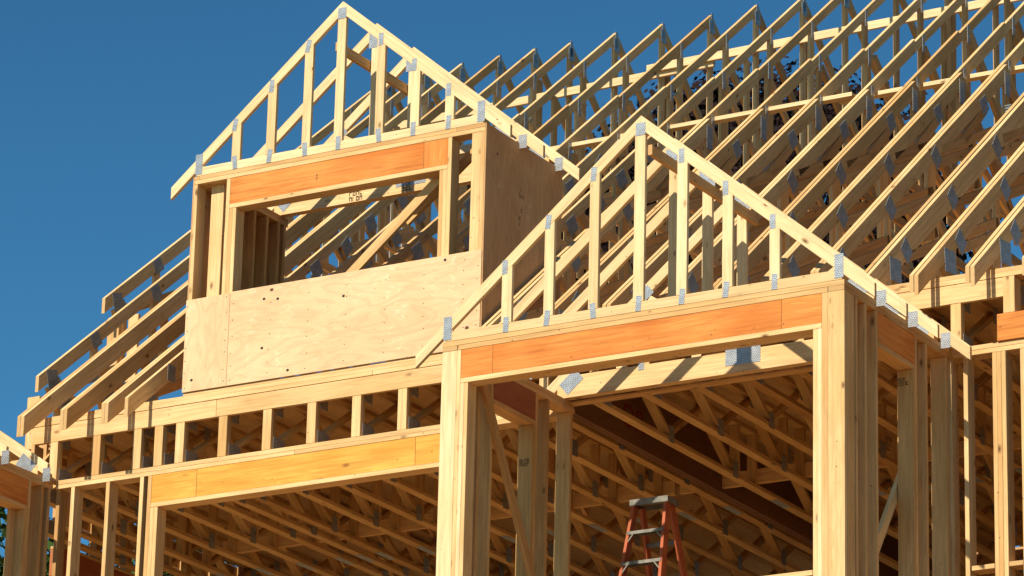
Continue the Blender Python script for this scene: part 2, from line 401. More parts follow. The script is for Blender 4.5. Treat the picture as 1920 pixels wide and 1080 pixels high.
# ------------------------------------------------------------ bay wall frames
def bay(x1, label, hdr_side, lower, detail=True):
    x0 = x1 - 3.66
    t = thing('bay_frame', label, 'wall frame', (x1, 0, DZ))
    pz = -.088
    # double top plates
    box(x0, x1, 0, W6, -.043, -.0005, 'top_plate', WOOD, t); 
    box(x0 + .145, x1 - .145, .0015, W6, -.086, -.0435, 'top_plate', WOOD, t)
    for xa, xb in ((x0, x0 + W6), (x1 - W6, x1)):
        box(xa, xb, W6 + .002, 1.96, -.043, -.0005, 'top_plate', WARM, t)
        box(xa + .0015, xb - .0015, .0, 1.975, -.086, -.0435, 'top_plate', WARM, t)
    # front header, two pieces butted
    h0, h1 = x0 + .18, x1 - .197
    xs = (h0 + .33, h1 - .38)
    if detail:
        box(h0, h0 + .30, .003, .045, -.331, -.0875, 'header', ORANGE, t)
        box(h0 + .302, h1 - .352, .003, .045, -.331, -.0875, 'header', ORANGE, t)
        box(h1 - .35, h1, .003, .045, -.331, -.0875, 'header', ORANGE, t)
    else: box(h0, h1, .003, .045, -.331, -.0875, 'header', ORANGE, t)
    box(h0, h1, .052, .094, -.331, -.0875, 'header', DEEP, t); box(h0, h1, .098, .14, -.331, -.0875, 'header', DEEP, t)
    box(h0, h1, 0, W6, -.374, -.332, 'header_sill', WOOD, t)
    # corner posts
    lo = lower
    box(x0, x0 + W6, -.001, .040, lo, -.087, 'post', PALE, t)
    box(x0, x0 + .041, .042, .182, lo, -.087, 'post', WARM, t)
    box(x0 + W6 + .001, h0 - .001, 0, W6, lo, -.087, 'stud', WOOD, t)
    box(h0, h0 + .037, .0, W6, lo, -.375, 'jack_stud', PALE, t); box(h0 + .038, h0 + .072, .002, W6, lo, -.375, 'jack_stud', WOOD, t)
    box(x1 - W6, x1, -.001, .040, lo, -.087, 'post', WOOD, t)
    box(x1 - .041, x1, .042, .182, lo, -.087, 'post', WARM, t)
    box(h1 + .001, x1 - W6 - .001, .0, W6, lo, -.087, 'stud', WOOD, t)
    box(h1 - .037, h1, .0, W6, lo, -.375, 'jack_stud', PALE, t); box(h1 - .076, h1 - .038, .002, W6, lo, -.375, 'jack_stud', WOOD, t)
    # opening sill low down
    box(h0 + .075, h1 - .079, .0, W6, -2.355, -2.313, 'window_sill', WOOD, t)
    x = h0 + .3
    while x < h1 - .2:
        box(x, x + .04, .002, W6, lo, -2.356, 'cripple_stud', WOOD, t); x += .41
    # side walls
    ys = [.24, .41, .615] if hdr_side else [.28, .64, .98]
    for xa, xb, mt in ((x0, x0 + W6, SHADED), (x1 - W6, x1, WARM)):
        right = xb == x1
        for y in (.20, .365, .565): box(xa + .001, xb - .001, y, y + .041, lo, -.087, 'stud', mt, t)
        ya, yb = hdr_side
        box(xb - .045 if right else xa, xb - .003 if right else xa + .045, ya, yb, -.331, -.0875, 'header', ORANGE if right else DEEP, t)
        box(xa + (0 if right else .05), xb - (.05 if right else 0), ya, yb, -.331, -.0875, 'header', DEEP, t)
        box(xa, xb, ya, yb, -.374, -.332, 'header_sill', WARM, t)
        box(xa + .001, xb - .001, yb - .041, yb, lo, -.375, 'jack_stud', mt, t)
        for y in (yb + .001, yb + .20, 1.90): box(xa + .001, xb - .001, y, y + .041, lo, -.087, 'stud', mt, t)
    # fuller corner blocks behind the studs
    box(x1 - .135, x1 - .095, 1.48, 1.62, lo, -.087, 'stud', WARM, t)
    return t
b1 = bay(0, 'near bay wall frame with orange header over its wide opening', (.61, 1.30), DZ)
pl = Plane('y', 0)
pp = Plane('y', .2)
o = Plane('x', -3.5).web(.36, -.20, 1.80, -2.6, .085, .038, 'diagonal_brace', WARM, b1)
Plane('x', -.07).web(1.40, -1.20, .62, -2.35, .085, .038, 'diagonal_brace', WOOD, b1, v=-.17)
b2 = bay(XL, 'left bay wall frame cut off by the photo edge', (.95, 1.60), DZ, False)

# ------------------------------------------------------------ main wall (y = 1.98)
Y1 = 1.98
mw = thing('wall_frame', 'long set-back wall frame with amber header left of the near bay', 'wall frame', (-6.4, Y1, DZ))
box(XL + .02, -3.67, Y1, Y1 + W6, -.041, 0, 'top_plate', WOOD, mw)
box(XL + .02, -6.4, Y1 + .0015, Y1 + W6, -.081, -.0415, 'top_plate', WOOD, mw); box(-6.398, -3.67, Y1, Y1 + W6, -.081, -.0415, 'top_plate', WOOD, mw)
hx = -7.944
for a, b_ in ((hx, -7.45), (-7.448, -5.13), (-5.128, -4.60)): box(a, b_, Y1 + .003, Y1 + .045, -.343, -.0825, 'header', YELLOW, mw)
box(hx, -4.60, Y1 + .052, Y1 + .094, -.343, -.0825, 'header', DEEP, mw); box(hx, -4.60, Y1 + .098, Y1 + .14, -.343, -.0825, 'header', DEEP, mw)
box(hx, -4.60, Y1, Y1 + W6, -.386, -.344, 'header_sill', WOOD, mw)
for x in (-8.85, -8.455, -8.075): box(x, x + .041, Y1, Y1 + W6, DZ, -.082, 'stud', WOOD, mw)
box(-9.03, -8.99, Y1 + .02, Y1 + W6, DZ, -.082, 'stud', WARM, mw)
box(hx - .042, hx - .001, Y1, Y1 + W6, DZ, -.082, 'stud', WOOD, mw)
box(hx - .0, hx + .040, Y1, Y1 + W6, DZ, -.387, 'jack_stud', WOOD, mw); box(hx + .041, hx + .08, Y1 + .001, Y1 + W6, DZ, -.387, 'jack_stud', WOOD, mw)
box(-4.68, -4.64, Y1, Y1 + W6, DZ, -.387, 'jack_stud', WOOD, mw); box(-4.599, -4.56, Y1, Y1 + W6, DZ, -.082, 'stud', WOOD, mw)
mr = thing('wall_frame', 'set-back wall frame right of the near bay with triple stud', 'wall frame', (2.5, Y1, DZ))
box(.02, 6.8, Y1, Y1 + W6, -.041, 0, 'top_plate', WOOD, mr); box(.02, 6.8, Y1 + .0015, Y1 + W6, -.081, -.0415, 'top_plate', WOOD, mr)
for x in (-.03, .115): box(x, x + .038, Y1 + .004, Y1 + W6, DZ, -.082 if x > 0 else -.09, 'stud', WOOD, mr)
for i, x in enumerate((.374, .4135, .453, .62, 1.02, 1.43, 1.84)): box(x, x + .038, Y1 + (.001, 0, .002)[i % 3], Y1 + W6, DZ, -.082, 'stud', WOOD, mr)
box(.17, .37, Y1, Y1 + W6, -1.895, -1.855, 'window_sill', WOOD, mr); box(.495, .617, Y1, Y1 + W6, -1.895, -1.855, 'window_sill', WOOD, mr)
# ribbon, plates above the floor trusses
rb = thing('rim_band', 'long ribbon board and doubled plates under the rafter tails', 'rim board', (-4.4, Y1, .385))
for a, b_ in ((-9.33, -7.27), (-7.268, -3.0), (-2.998, -.9), (-.898, .50)): box(a, b_, Y1, Y1 + .04, .385, .548, 'ribbon_board', WOOD, rb)
for a, b_ in ((-9.36, -5.6), (-5.598, .9), (.902, 6.8)): box(a, b_, Y1 - .004, Y1 + W6, .552, .592, 'plate', WOOD, rb)
for a, b_ in ((-9.36, -8.0), (-7.998, -4.4), (-4.398, 6.8)): box(a, b_, Y1 - .001, Y1 + W6, .593, .632, 'plate', WOOD, rb)
box(-7.65, -3.9, Y1 + .003, Y1 + W6, .633, .660, 'plate', WOOD, rb)
box(-9.34, -9.30, Y1 + .0, Y1 + W6, -.0, .384, 'end_block', WARM, rb)
rc = thing('beam_post', 'short post on a stacked orange beam end at the right edge', 'post', (.54, Y1, 0))
box(.485, .585, Y1 - .012, Y1 + .12, .235, .548, 'post', WOOD, rc)
box(.43, 2.4, Y1 - .02, Y1 + .06, .002, .232, 'beam', ORANGE, rc)
# solid block corner where left side of the band turns
# curved arch framing at the left end of the band
ar = thing('arch_frame', 'curved arch framing peeking out behind the left corner of the wall', 'arch', (-9.55, 2.6, 0))
px = Plane('x', -9.45)
prev = None
for k in range(9):
    a = math.pi * (.02 + .06 * k) 
    P = (2.95 - .85 * math.cos(a), -.25 + .85 * math.sin(a))
    if prev: px.web(prev[0], prev[1], P[0], P[1], .10, .14, 'arch_segment', WARM, ar)
    prev = P
for y in (2.3, 2.75): px.rect(y, y + .04, -.2 if y > 2.5 else -.1, .55, .09, 'stud', WARM, ar)
# end posts under cut rafters
ep = thing('wall_frame', 'short end wall frame carrying the plumb cut rafters at far left', 'wall frame', (-9.8, 3, .4))
box(-9.74, -9.60, 2.40, 2.44, .5, 1.02, 'stud', WOOD, ep); box(-9.74, -9.60, 2.45, 4.1, .44, .52, 'top_plate', WARM, ep)
box(-10.24, -10.10, 4.28, 4.32, .56, 2.45, 'stud', WOOD, ep); box(-10.09, -9.97, 4.42, 4.46, .56, 2.5, 'stud', WOOD, ep)
box(-10.24, -9.7, 4.28, 4.42, .44, .52, 'top_plate', WARM, ep)

# ------------------------------------------------------------ dormer
dm = thing('dormer_frame', 'dormer wall frame with red header and long plywood panel below its window', 'dormer', (-6.07, Y1, .66))
X0, X1 = -7.64, -4.50
box(X0 + .055, X1 - .30, Y1, Y1 + W6, 2.729, 2.767, 'top_plate', WARM, dm)
box(X0, X0 + .054, Y1, Y1 + W6, 2.729, 2.767, 'top_plate', WARM, dm); box(X1 - .299, X1, Y1 - .001, Y1 + W6, 2.729, 2.767, 'top_plate', WARM, dm)
box(X0, X1, Y1, Y1 + W6, 2.688, 2.7285, 'top_plate', WOOD, dm)
HL, HR = -7.232, -4.885
box(HL, -5.14, Y1 + .003, Y1 + .045, 2.434, 2.6875, 'header', ORANGE, dm); box(-5.138, HR, Y1 + .003, Y1 + .045, 2.434, 2.6875, 'header', ORANGE, dm)
box(HL, HR, Y1 + .052, Y1 + .14, 2.434, 2.6875, 'header', DEEP, dm)
box(HL, HR, Y1, Y1 + W6, 2.390, 2.433, 'header_sill', WOOD, dm)
BT = .664
box(HL - .041, HL - .001, Y1, Y1 + W6, BT, 2.687, 'stud', WOOD, dm)
box(HL, HL + .038, Y1, Y1 + W6, BT, 2.389, 'jack_stud', WOOD, dm); box(HL + .039, HL + .077, Y1 + .001, Y1 + W6, BT, 2.389, 'jack_stud', WOOD, dm)
box(HR + .001, HR + .041, Y1, Y1 + W6, BT, 2.687, 'stud', WOOD, dm)
box(HR - .041, HR, Y1, Y1 + W6, BT, 2.389, 'jack_stud', WOOD, dm); box(HR - .082, HR - .042, Y1 + .001, Y1 + W6, BT, 2.389, 'jack_stud', WOOD, dm)
box(X0, X0 + .040, Y1, Y1 + W6, BT, 2.687, 'corner_stud', WOOD, dm)
box(X0 + .13, X0 + .27, Y1 + .10, Y1 + .141, BT, 2.687, 'corner_stud', WOOD, dm)
box(X1 - .04, X1, Y1, Y1 + W6, BT, 2.687, 'corner_stud', WARM, dm); box(X1 - .135, X1 - .041, Y1 + .001, Y1 + .041, BT, 2.687, 'corner_stud', WOOD, dm)
# plywood face
pf = Plane('y', Y1 - .0075)
a = pf.rect(X0 - .012, -7.168, .662, 1.553, .012, 'plywood_sheet', PLY, dm, grain='z'); a['label'] = 'narrow upright plywood offcut'
a = pf.rect(-7.165, X1 + .004, .662, 1.563, .012, 'plywood_sheet', PLY, dm, grain='a'); a['label'] = 'long plywood sheet'
# nail heads along the studs behind the sheet
bmn = bmesh.new()
for xn in (-7.63, -7.20, -7.13, -6.72, -6.31, -5.90, -5.49, -5.08, -4.67, -4.53):
    zn = .70 + random.uniform(0, .05)
    while zn < 1.54:
        bmesh.ops.create_circle(bmn, cap_ends=True, radius=.0055, segments=6, matrix=Matrix.Translation((xn + 6.07 + random.uniform(-.008, .008), -.0146, zn - .66)) @ Matrix.Rotation(math.pi / 2, 4, 'X'))
        zn += random.uniform(.10, .17)
mm = bpy.data.meshes.new('nail_heads'); bmn.to_mesh(mm); bmn.free(); mm.materials.append(INK)
ko = bpy.data.objects.new('nail_heads', mm); COL.objects.link(ko); ko.parent = dm
marks(Plane('y', 0), -6.28, 2.56, .02, .15, INK, dm, Y1 + .002, 5, 77, .5)
# side walls
for xo, sg in ((X0, -1), (X1, 1)):
    ps = Plane('x', xo + sg * .007)
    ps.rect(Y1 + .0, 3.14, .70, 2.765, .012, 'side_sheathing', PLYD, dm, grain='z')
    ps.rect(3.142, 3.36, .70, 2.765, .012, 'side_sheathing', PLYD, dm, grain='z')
    xa, xb = (xo + .001, xo + W6) if sg < 0 else (xo - W6, xo - .001)
    for y in (2.38, 2.78, 2.99, 3.19, 3.29): box(xa, xb, y, y + .04, .70, 2.687, 'stud', SHADED, dm)
    box(xa, xb, Y1 + W6 + .001, 3.36, 2.688, 2.7285, 'top_plate', WARM, dm); box(xa, xb, Y1 + W6 + .001, 3.36, 2.729, 2.766, 'top_plate', WARM, dm)
Plane('y', 2.17).web(-5.02, 2.44, -6.75, .98, .092, .038, 'diagonal_brace', WOOD, dm)
Plane('y', 2.3).web(-4.72, 2.70, -5.5, 2.08, .085, .038, 'diagonal_brace', SHADED, dm)
marks(Plane('x', 0), 2.62, 2.30, .07, .10, INK, dm, X1 + .0142, 3, 4)
marks(Plane('x', 0), 2.62, 2.05, .07, .22, INK, dm, X1 + .0142, 5, 9, .35)
marks(Plane('y', 0), -6.65, 2.86, .16, .16, INK, dm, 3.2265, 3, 21, .9)
marks(Plane('y', 0), -6.10, 2.86, .13, .14, INK, dm, 3.2265, 3, 22, .9)
for x, z in ((-6.79, 1.44), (-6.64, 1.42), (-5.93, 1.34), (-6.79, .97), (-4.87, 1.52), (-6.50, .72), (-7.55, .77)):
    bmx = bmesh.new(); bmesh.ops.create_circle(bmx, cap_ends=True, radius=.014, segments=10, matrix=Matrix.Translation((x + 6.07, -.0155, z - .66)) @ Matrix.Rotation(math.pi / 2, 4, 'X') @ Matrix.Diagonal((1.1, .9, 1, 1)))
    mm = bpy.data.meshes.new('knot'); bmx.to_mesh(mm); bmx.free(); mm.materials.append(INK)
    ko = bpy.data.objects.new('knot', mm); COL.objects.link(ko); ko.parent = dm

# ------------------------------------------------------------ main roof trusses
RS = .8194
rt = lambda y: .53 + RS * (y - 1.56)          # top edge of the front slope
LOW = [-4.365, -3.78, -3.19, -2.65, -2.15, -1.67, -1.20, -.60, -.11, .39, .90]
TALL = [-10.15, -9.65, -9.18, -8.70, -8.24, -7.77, -7.20, -6.62, -6.05, -5.48, -4.91] + [v - .047 for v in LOW]
YR, ZR = 9.2, rt(9.2) + .0
def start_of(x):
    if x < -10: return 4.06
    if x < -9.5: return 2.41
    if x < -7.9: return 1.56
    if x < -7.66: return 2.3
    if x < -4.5: return 2.14
    if x < -3.7: return 1.56
    if x < .1: return 1.95 if x < -.65 else 1.56
    return 1.56
def gus(p, y, z, w, h, t, ang=0):
    p.plate(y, z, w, h, t, side=1, off=T / 2 + .0012, ang=ang)
LEAN = {}
def lean(x): return LEAN.setdefault(round(x * 2.2), (0, random.uniform(-.003, .003), random.uniform(-.0015, .0015)))
def tall(x, i):
    y0 = start_of(x); low_here = x > -4.5
    t = thing('roof_truss', '%s tall truss from the left along the main ridge' % ORD[i], 'roof truss', (x, YR, .6), 'tall trusses along the main ridge')
    t.rotation_euler = lean(x + .047 if x > -4.5 else x)
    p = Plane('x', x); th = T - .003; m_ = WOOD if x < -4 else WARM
    jz = jit(.008)
    yk = 7.15
    if low_here:
        p.chord(y0, rt(y0) + .006, yk, rt(yk) + .006, .12, th, 'top_chord', WOOD, t)
    else:
        p.chord(y0, rt(y0), yk, rt(yk), .155 if -9.5 < x < -7.9 else (.125 if x < -9.5 else .108), th, 'top_chord', WOOD, t)
        if x < -7.9 and x > -9.5:   # sistered tail
            Plane('x', x + T).chord(y0, rt(y0) - .002, 6.6, rt(6.6) - .002, .155, th, 'sister_chord', WOOD, t)
    p.chord(yk + .001, rt(yk) - .022 + jz, YR, ZR - .022 + jz, .092, th, 'top_chord', WOOD, t)
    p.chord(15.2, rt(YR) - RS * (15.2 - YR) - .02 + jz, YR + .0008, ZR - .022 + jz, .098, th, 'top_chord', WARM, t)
    zb = 3.9 if low_here else 3.7
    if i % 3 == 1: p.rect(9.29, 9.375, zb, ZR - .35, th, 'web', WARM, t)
    if i % 4 == 2: p.rect(7.85, 7.935, zb, rt(7.9) - .16, th, 'web', m_, t)
    sh = jit(.07)
    for y, zz in ((9.2, zb), (8.45 + sh, zb), (7.32 - sh, zb), (6.16, 3.3)):
        tp = rt(y) - .175
        if y == 9.2: tp = ZR - .15
        p.rect(y - .044, y + .044, zz, tp + jz, th, 'web', m_, t)
        gus(p, y - .0, tp + .04, .05, .19, t)
    gus(p, 9.2, ZR - .175, .12, .15, t)
    for y in (11.4, 13.2):
        p.rect(y - .044, y + .044, 3.3, rt(YR) - RS * (y - YR) - .17, th, 'web', m_, t)
    # flat chord of the cap and steep inner webs
    p.web(6.2, 3.55, 12.6, 3.55, W4, th, 'bottom_chord', m_, t)
    p.web(9.25, 3.62, 7.4, rt(7.4) - .2, W4, th, 'web', m_, t)
    if not low_here:
        if x < -7.9:
            ys_ = max(y0, 1.95) + .12
            zc0 = rt(ys_) - .20
            cz = lambda q_: zc0 + .50 * (q_ - ys_)
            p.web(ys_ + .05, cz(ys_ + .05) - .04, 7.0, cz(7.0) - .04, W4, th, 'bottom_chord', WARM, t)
            yy = ys_ + .75
            while yy < 6.6:
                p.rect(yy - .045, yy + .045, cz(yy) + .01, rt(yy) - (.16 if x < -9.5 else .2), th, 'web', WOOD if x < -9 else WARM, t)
                gus(p, yy, rt(yy) - .10, .16, .14, t, .68); gus(p, yy, cz(yy) - .02, .15, .12, t, .46)
                yy += .95
            gus(p, ys_ + .16, zc0 + .06, .20, .17, t, .6)
        for yy in (2.75, 3.75, 4.75, 5.75):
            if yy < y0 + .2 or x < -7.9: continue
            p.web(yy, rt(yy) - .21, yy + 1.3, rt(yy) - .21 + .62, .085, th, 'web', m_, t)
            p.rect(yy + .50, yy + .585, max(.70, rt(yy) - 1.15), rt(yy + .5) - .2, th, 'web', m_, t)
            gus(p, yy + .05, rt(yy) - .16, .17, .15, t, .9)
            if yy + .35 > y0: p.plate(yy + .02, rt(yy) - .16, .17, .15, t, side=-1, off=T / 2 + .0012, ang=.9)
        if x > -8.5:
            for ya in (3.3, 4.25, 5.2):
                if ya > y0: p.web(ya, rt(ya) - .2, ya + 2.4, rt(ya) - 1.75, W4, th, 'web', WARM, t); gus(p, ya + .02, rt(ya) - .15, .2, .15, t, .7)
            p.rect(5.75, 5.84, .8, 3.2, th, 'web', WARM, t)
        p.rect(2.2 if x > -9.5 else 4.6, 9, .68, .76, th, 'bottom_chord', m_, t)
        gus(p, max(y0, 2.0) + .22, rt(max(y0, 2.0) + .22) - .16, .17, .19, t, .3)
        p.rect(max(y0, 2.0) + .30, max(y0, 2.0) + .39, .66 if x > -9.5 else .7, rt(max(y0, 2.0) + .3) - .19, th, 'web', WOOD, t)
    return t
for i, x in enumerate(TALL): tall(x, i)
def low(x, i):
    y0 = start_of(x)
    t = thing('roof_truss', '%s lower truss from the left, its peak below the main ridge' % ORD[i], 'roof truss', (x, 6, .6), 'lower trusses nailed beside the tall ones')
    t.rotation_euler = lean(x)
    p = Plane('x', x); th = T - .003
    yp, zp = 6.0, rt(6.0)
    w = .19 if abs(x + .6) < .01 else .135
    p.chord(y0 + jit(.012), rt(y0), yp, zp, w, th, 'top_chord', WOOD, t)
    p.chord(10.2, zp - RS * 4.2, yp + .0008, zp, .13, th, 'top_chord', WARM, t)
    off = T / 2 + .0012
    def gq(y, z, a_, b_, ang): p.plate(y, z, a_, b_, t, side=1, off=off, ang=ang)
    gq(yp, zp - .21, .12, .24, 0)
    p.rect(yp - .045, yp + .045, 3.65, zp - .215, th, 'web', WARM, t)
    # scissor chord with hanger under the peak
    p.web(4.50, 2.80, 6.0, 3.535, W4, th, 'bottom_chord', WARM, t)
    p.web(6.05, 3.535, 7.9, 2.80, W4, th, 'bottom_chord', WARM, t)
    gq(6.1, 3.60, .26, .17, .1)
    thing_part('hanger', t, x + .055, 5.98, 3.66)
    for yy in (2.42, 3.38, 4.36):
        if yy < y0 + .2: continue
        zz = rt(yy) - .20
        p.web(yy + .03, zz, yy + 1.95, zz + .93, .088, th, 'web', WARM, t)
        gq(yy, zz + .05, .17, .17, .95)
        p.rect(yy + .93, yy + 1.02, max(.68, zz - .55), zz + .40, th, 'web', WOOD, t)
    p.rect(5.2, 5.29, 2.2, 3.06, th, 'web', WOOD, t)
    p.web(5.0, 3.06, 5.5, rt(5.5) - .22, .088, th, 'web', WARM, t)
    gq(5.45, rt(5.45) - .16, .17, .15, .7)
    p.rect(2.2, 9.8, .68, .765, th, 'bottom_chord', SHADED, t)
    if y0 < 1.7:
        p.rect(1.99, 2.08, .635, rt(1.99) - .22, th, 'web', WOOD, t); gq(2.2, .84, .22, .2, .1)
    return t
def thing_part(name, parent, x, y, z):
    """ribbed steel hanger: a bracket with folded ribs"""
    bm = bmesh.new()
    bmesh.ops.create_cube(bm, size=1, matrix=Matrix.Translation((0, 0, 0)) @ Matrix.Diagonal((.05, .10, .13, 1)))
    for k in range(5):
        bmesh.ops.create_cube(bm, size=1, matrix=Matrix.Translation((0, 0, -.056 + .028 * k)) @ Matrix.Diagonal((.07, .115, .012, 1)))
    me = bpy.data.meshes.get('hanger_mesh')
    if me is None:
        me = bpy.data.meshes.new('hanger_mesh'); bm.to_mesh(me); me.materials.append(HANG)
    bm.free()
    o = bpy.data.objects.new(name, me); COL.objects.link(o); o.parent = parent
    o.location = Vector((x, y, z)) - Vector(parent.location)
    return o
for i, x in enumerate(LOW): low(x, i)
jk = thing('jack_rafter', 'short pale jack rafter leaning against the left side of the dormer', 'rafter', (-8.0, 1.9, .6))
Plane('x', -8.0).chord(1.60, rt(1.60), 2.9, rt(2.9), .145, .038, 'board', WOOD, jk); Plane('x', -8.0).plate(2.25, rt(2.25) - .12, .12, .16, jk, side=1, off=.021)
# long lateral boards
def lateral(pts, w, label, lean=0):
    for (xa, xb, y, z, dz) in pts:
        o = Plane('y', y).web(xa, z, xb, z + dz, w, .038, 'brace_board', WOOD, None); props(o, label if len(pts) == 1 else label % (xa), 'brace')
def lat(xa, xb, y, za, zb_, w, label):
    o = Plane('y', y).web(xa, za, xb, zb_, w, .038, 'brace_board', PALE, None); props(o, label, 'brace', 'long bracing boards'); return o
lat(-10.3, -5.95, 9.13, 6.12, 6.165, .092, 'pale upper bracing board under the left half of the main ridge')
lat(-6.75, -1.2, 9.09, 6.215, 6.245, .092, 'pale upper bracing board overlapping it under the right half of the ridge')
lat(-1.6, 3.0, 9.13, 6.20, 6.23, .092, 'pale upper bracing board at the top right corner')
o = box(-8.9, -2.9, 6.19, 6.28, 4.215, 4.258, 'brace_board', PALE); props(o, 'flat bracing board lying beside the lower peaks, left length', 'brace', 'long bracing boards')
o = box(-3.1, 2.6, 6.285, 6.375, 4.215, 4.258, 'brace_board', PALE); props(o, 'flat bracing board lying beside the lower peaks, right length', 'brace', 'long bracing boards')
# ------------------------------------------------------------ floor trusses
FX = [-10.24, -9.95, -9.56, -9.08, -8.595, -8.135, -7.895, -7.66, -7.19, -6.71, -6.235, -5.76, -5.28, -4.80, -4.32, -3.84, -3.34, -2.85, -2.35, -1.87, -1.38, -.90, -.42, .055, .535, 1.02, 1.5, 1.98]
def floor_truss(x, i):
    ys, ye = (1.985, 9.6) if x > -9.2 else ((2.45, 9.6) if x > -9.7 else (3.4, 9.6))
    if i in (4,): pass
    t = thing('floor_truss', '%s floor truss from the left, seen from below through the openings' % ORD[i], 'floor truss', (x, ys, 0), 'open web floor trusses')
    if x > -9.2: ys = 2.021
    h = .548
    wv = .092
    box(x - wv / 2, x + wv / 2, ys, ye, 0.001, .039, 'bottom_chord', SHADED, t)
    box(x - wv / 2, x + wv / 2, ys, ye, h - .038, h - .001, 'top_chord', SHADED, t)
    p = Plane('x', x)
    # end post (flat to the front) up to the ribbon
    if x > -9.2: box(x - .046, x + .046, 1.982, 2.020, 0.002, .384, 'end_post', WOOD, t); box(x - .046, x + .046, 2.021, 2.06, 0.04, .508, 'end_post', SHADED, t)
    y = ys + .05; n = 0; step = .62
    side = x + wv / 2 + .0015
    zc, zt = .062, h - .062
    def pl(yy, z, w, hh): p.plate(yy, z, w, hh, t, side=1, off=wv / 2 + .0015)
    pl(ys + .10, .07, .19, .13); pl(ys + .09, h - .12, .12, .17)
    up = True
    while y + step < ye - .1:
        if abs(y - 4.6) < .35:      # chase with upright webs
            p.rect(y + .05, y + .09, .04, h - .04, wv * .97, 'web', SHADED, t); y += .40
            p.rect(y, y + .04, .04, h - .04, wv * .97, 'web', SHADED, t); y += .05; n += 1; up = True; continue
        a0, a1 = (zc, zt) if up else (zt, zc)
        p.web(y, a0, y + step, a1, .039, wv * .97, 'web', SHADED, t)
        pl(y + step, zt - .0 if up else zc, .10, .15)
        y += step; up = not up; n += 1
    p.rect(y + .02, y + .06, .04, h - .04, wv * .97, 'web', SHADED, t)
    # splice plate on the underside of the bottom chord
    for yy in (5.55,):
        o = prism([(x - .035, yy - .14, -.0015), (x + .035, yy - .14, -.0015), (x + .035, yy + .14, -.0015), (x - .035, yy + .14, -.0015)], (0, 0, 1), (0, 1, 0), .002, 'gusset_plate', METAL, t, 0)
for i, x in enumerate(FX): floor_truss(x, i)
o = box(-9.2, -4.15, 4.98, 5.02, .045, .185, 'strongback_board', WARM); props(o, 'strongback board threaded through the floor trusses, left length', 'brace', 'strongback boards')
o = box(-4.1, 2.2, 4.98, 5.02, .045, .185, 'strongback_board', WARM); props(o, 'strongback board threaded through the floor trusses above the ladder', 'brace', 'strongback boards')
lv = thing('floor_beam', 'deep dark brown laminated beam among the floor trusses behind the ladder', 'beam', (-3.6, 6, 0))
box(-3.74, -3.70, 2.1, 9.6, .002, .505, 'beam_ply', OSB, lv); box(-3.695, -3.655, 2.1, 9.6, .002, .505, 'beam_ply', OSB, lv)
fc = bpy.data.curves.new('lettering', 'FONT'); fc.body = 'OR'; fc.size = .30; fc.extrude = .0005
tmp = bpy.data.objects.new('tmp_letters', fc); COL.objects.link(tmp); bpy.context.view_layer.update()
lm = bpy.data.meshes.new_from_object(tmp); bpy.data.objects.remove(tmp); lm.materials.clear(); lm.materials.append(REDINK)
lo_ = bpy.data.objects.new('stencil_letters', lm); COL.objects.link(lo_); lo_.parent = lv
lo_.rotation_euler = (math.pi / 2, 0, math.pi / 2); lo_.location = (-3.6535 + 3.6, 3.05 - 6, .14)
sf = thing('subfloor', 'tan plywood subfloor lying on top of the floor trusses', 'floor', (0, 6, .55))
box(-9.3, -6.5, 2.15, 9.7, .5505, .568, 'subfloor_sheet', PLYC, sf); box(-6.498, -3.2, 2.15, 9.7, .5505, .568, 'subfloor_sheet', PLYC, sf)
box(-3.198, .4, 2.15, 9.7, .5505, .568, 'subfloor_sheet', PLYC, sf); box(.402, 4.5, 2.15, 9.7, .5505, .568, 'subfloor_sheet', PLYC, sf)
box(-10.4, -9.302, 2.5, 9.7, .5505, .568, 'subfloor_sheet', PLYC, sf)
# small ledger under the bay girder
o = box(-3.62, -.04, 1.885, 1.975, -.022, -.002, 'ledger_board', WARM); props(o, 'flat ledger board under the bay girder and floor truss ends', 'ledger')

# ------------------------------------------------------------ far walls of the house
bw = thing('wall_frame', 'shaded rear wall frame deep inside the house', 'wall frame', (-2, 9.6, DZ))
box(-10.4, 6.8, 9.6, 9.74, -.04, -.001, 'top_plate', SHADED, bw); box(-10.4, 6.8, 9.601, 9.74, -.08, -.041, 'top_plate', SHADED, bw)
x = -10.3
while x < 6.7: box(x, x + .04, 9.601, 9.74, DZ, -.081, 'stud', SHADED, bw); x += .41
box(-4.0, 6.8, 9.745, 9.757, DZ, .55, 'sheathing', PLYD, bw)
lf = thing('wall_frame', 'left side wall frame with dark header and open gaps to the sky', 'wall frame', (-10.4, 7, DZ))
box(-10.46, -10.32, 3.85, 9.59, -.03, .0005, 'top_plate', SHADED, lf)
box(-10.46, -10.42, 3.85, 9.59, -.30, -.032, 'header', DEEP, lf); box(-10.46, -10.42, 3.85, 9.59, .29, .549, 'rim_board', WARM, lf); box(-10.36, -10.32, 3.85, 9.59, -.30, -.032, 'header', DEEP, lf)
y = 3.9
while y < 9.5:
    box(-10.45, -10.33, y, y + .04, DZ, -.302, 'stud', SHADED, lf); box(-10.415, -10.325, y, y + .09, .002, .548, 'stud', SHADED, lf); y += .52
iw = thing('wall_frame', 'shaded partition frame behind the right hand opening', 'wall frame', (.9, 3, DZ))
for y in (2.2, 2.6, 3.0, 3.4, 3.8, 4.2): box(.95, 1.07, y, y + .04, DZ, -.085, 'stud', SHADED, iw)
box(1.071, 1.083, 2.14, 5.6, DZ, -.0, 'sheathing', PLYD, iw)
box(.95, 1.07, 2.14, 5.6, -.084, -.044, 'top_plate', SHADED, iw); box(.95, 1.07, 2.14, 5.6, -.0435, -.003, 'top_plate', SHADED, iw)

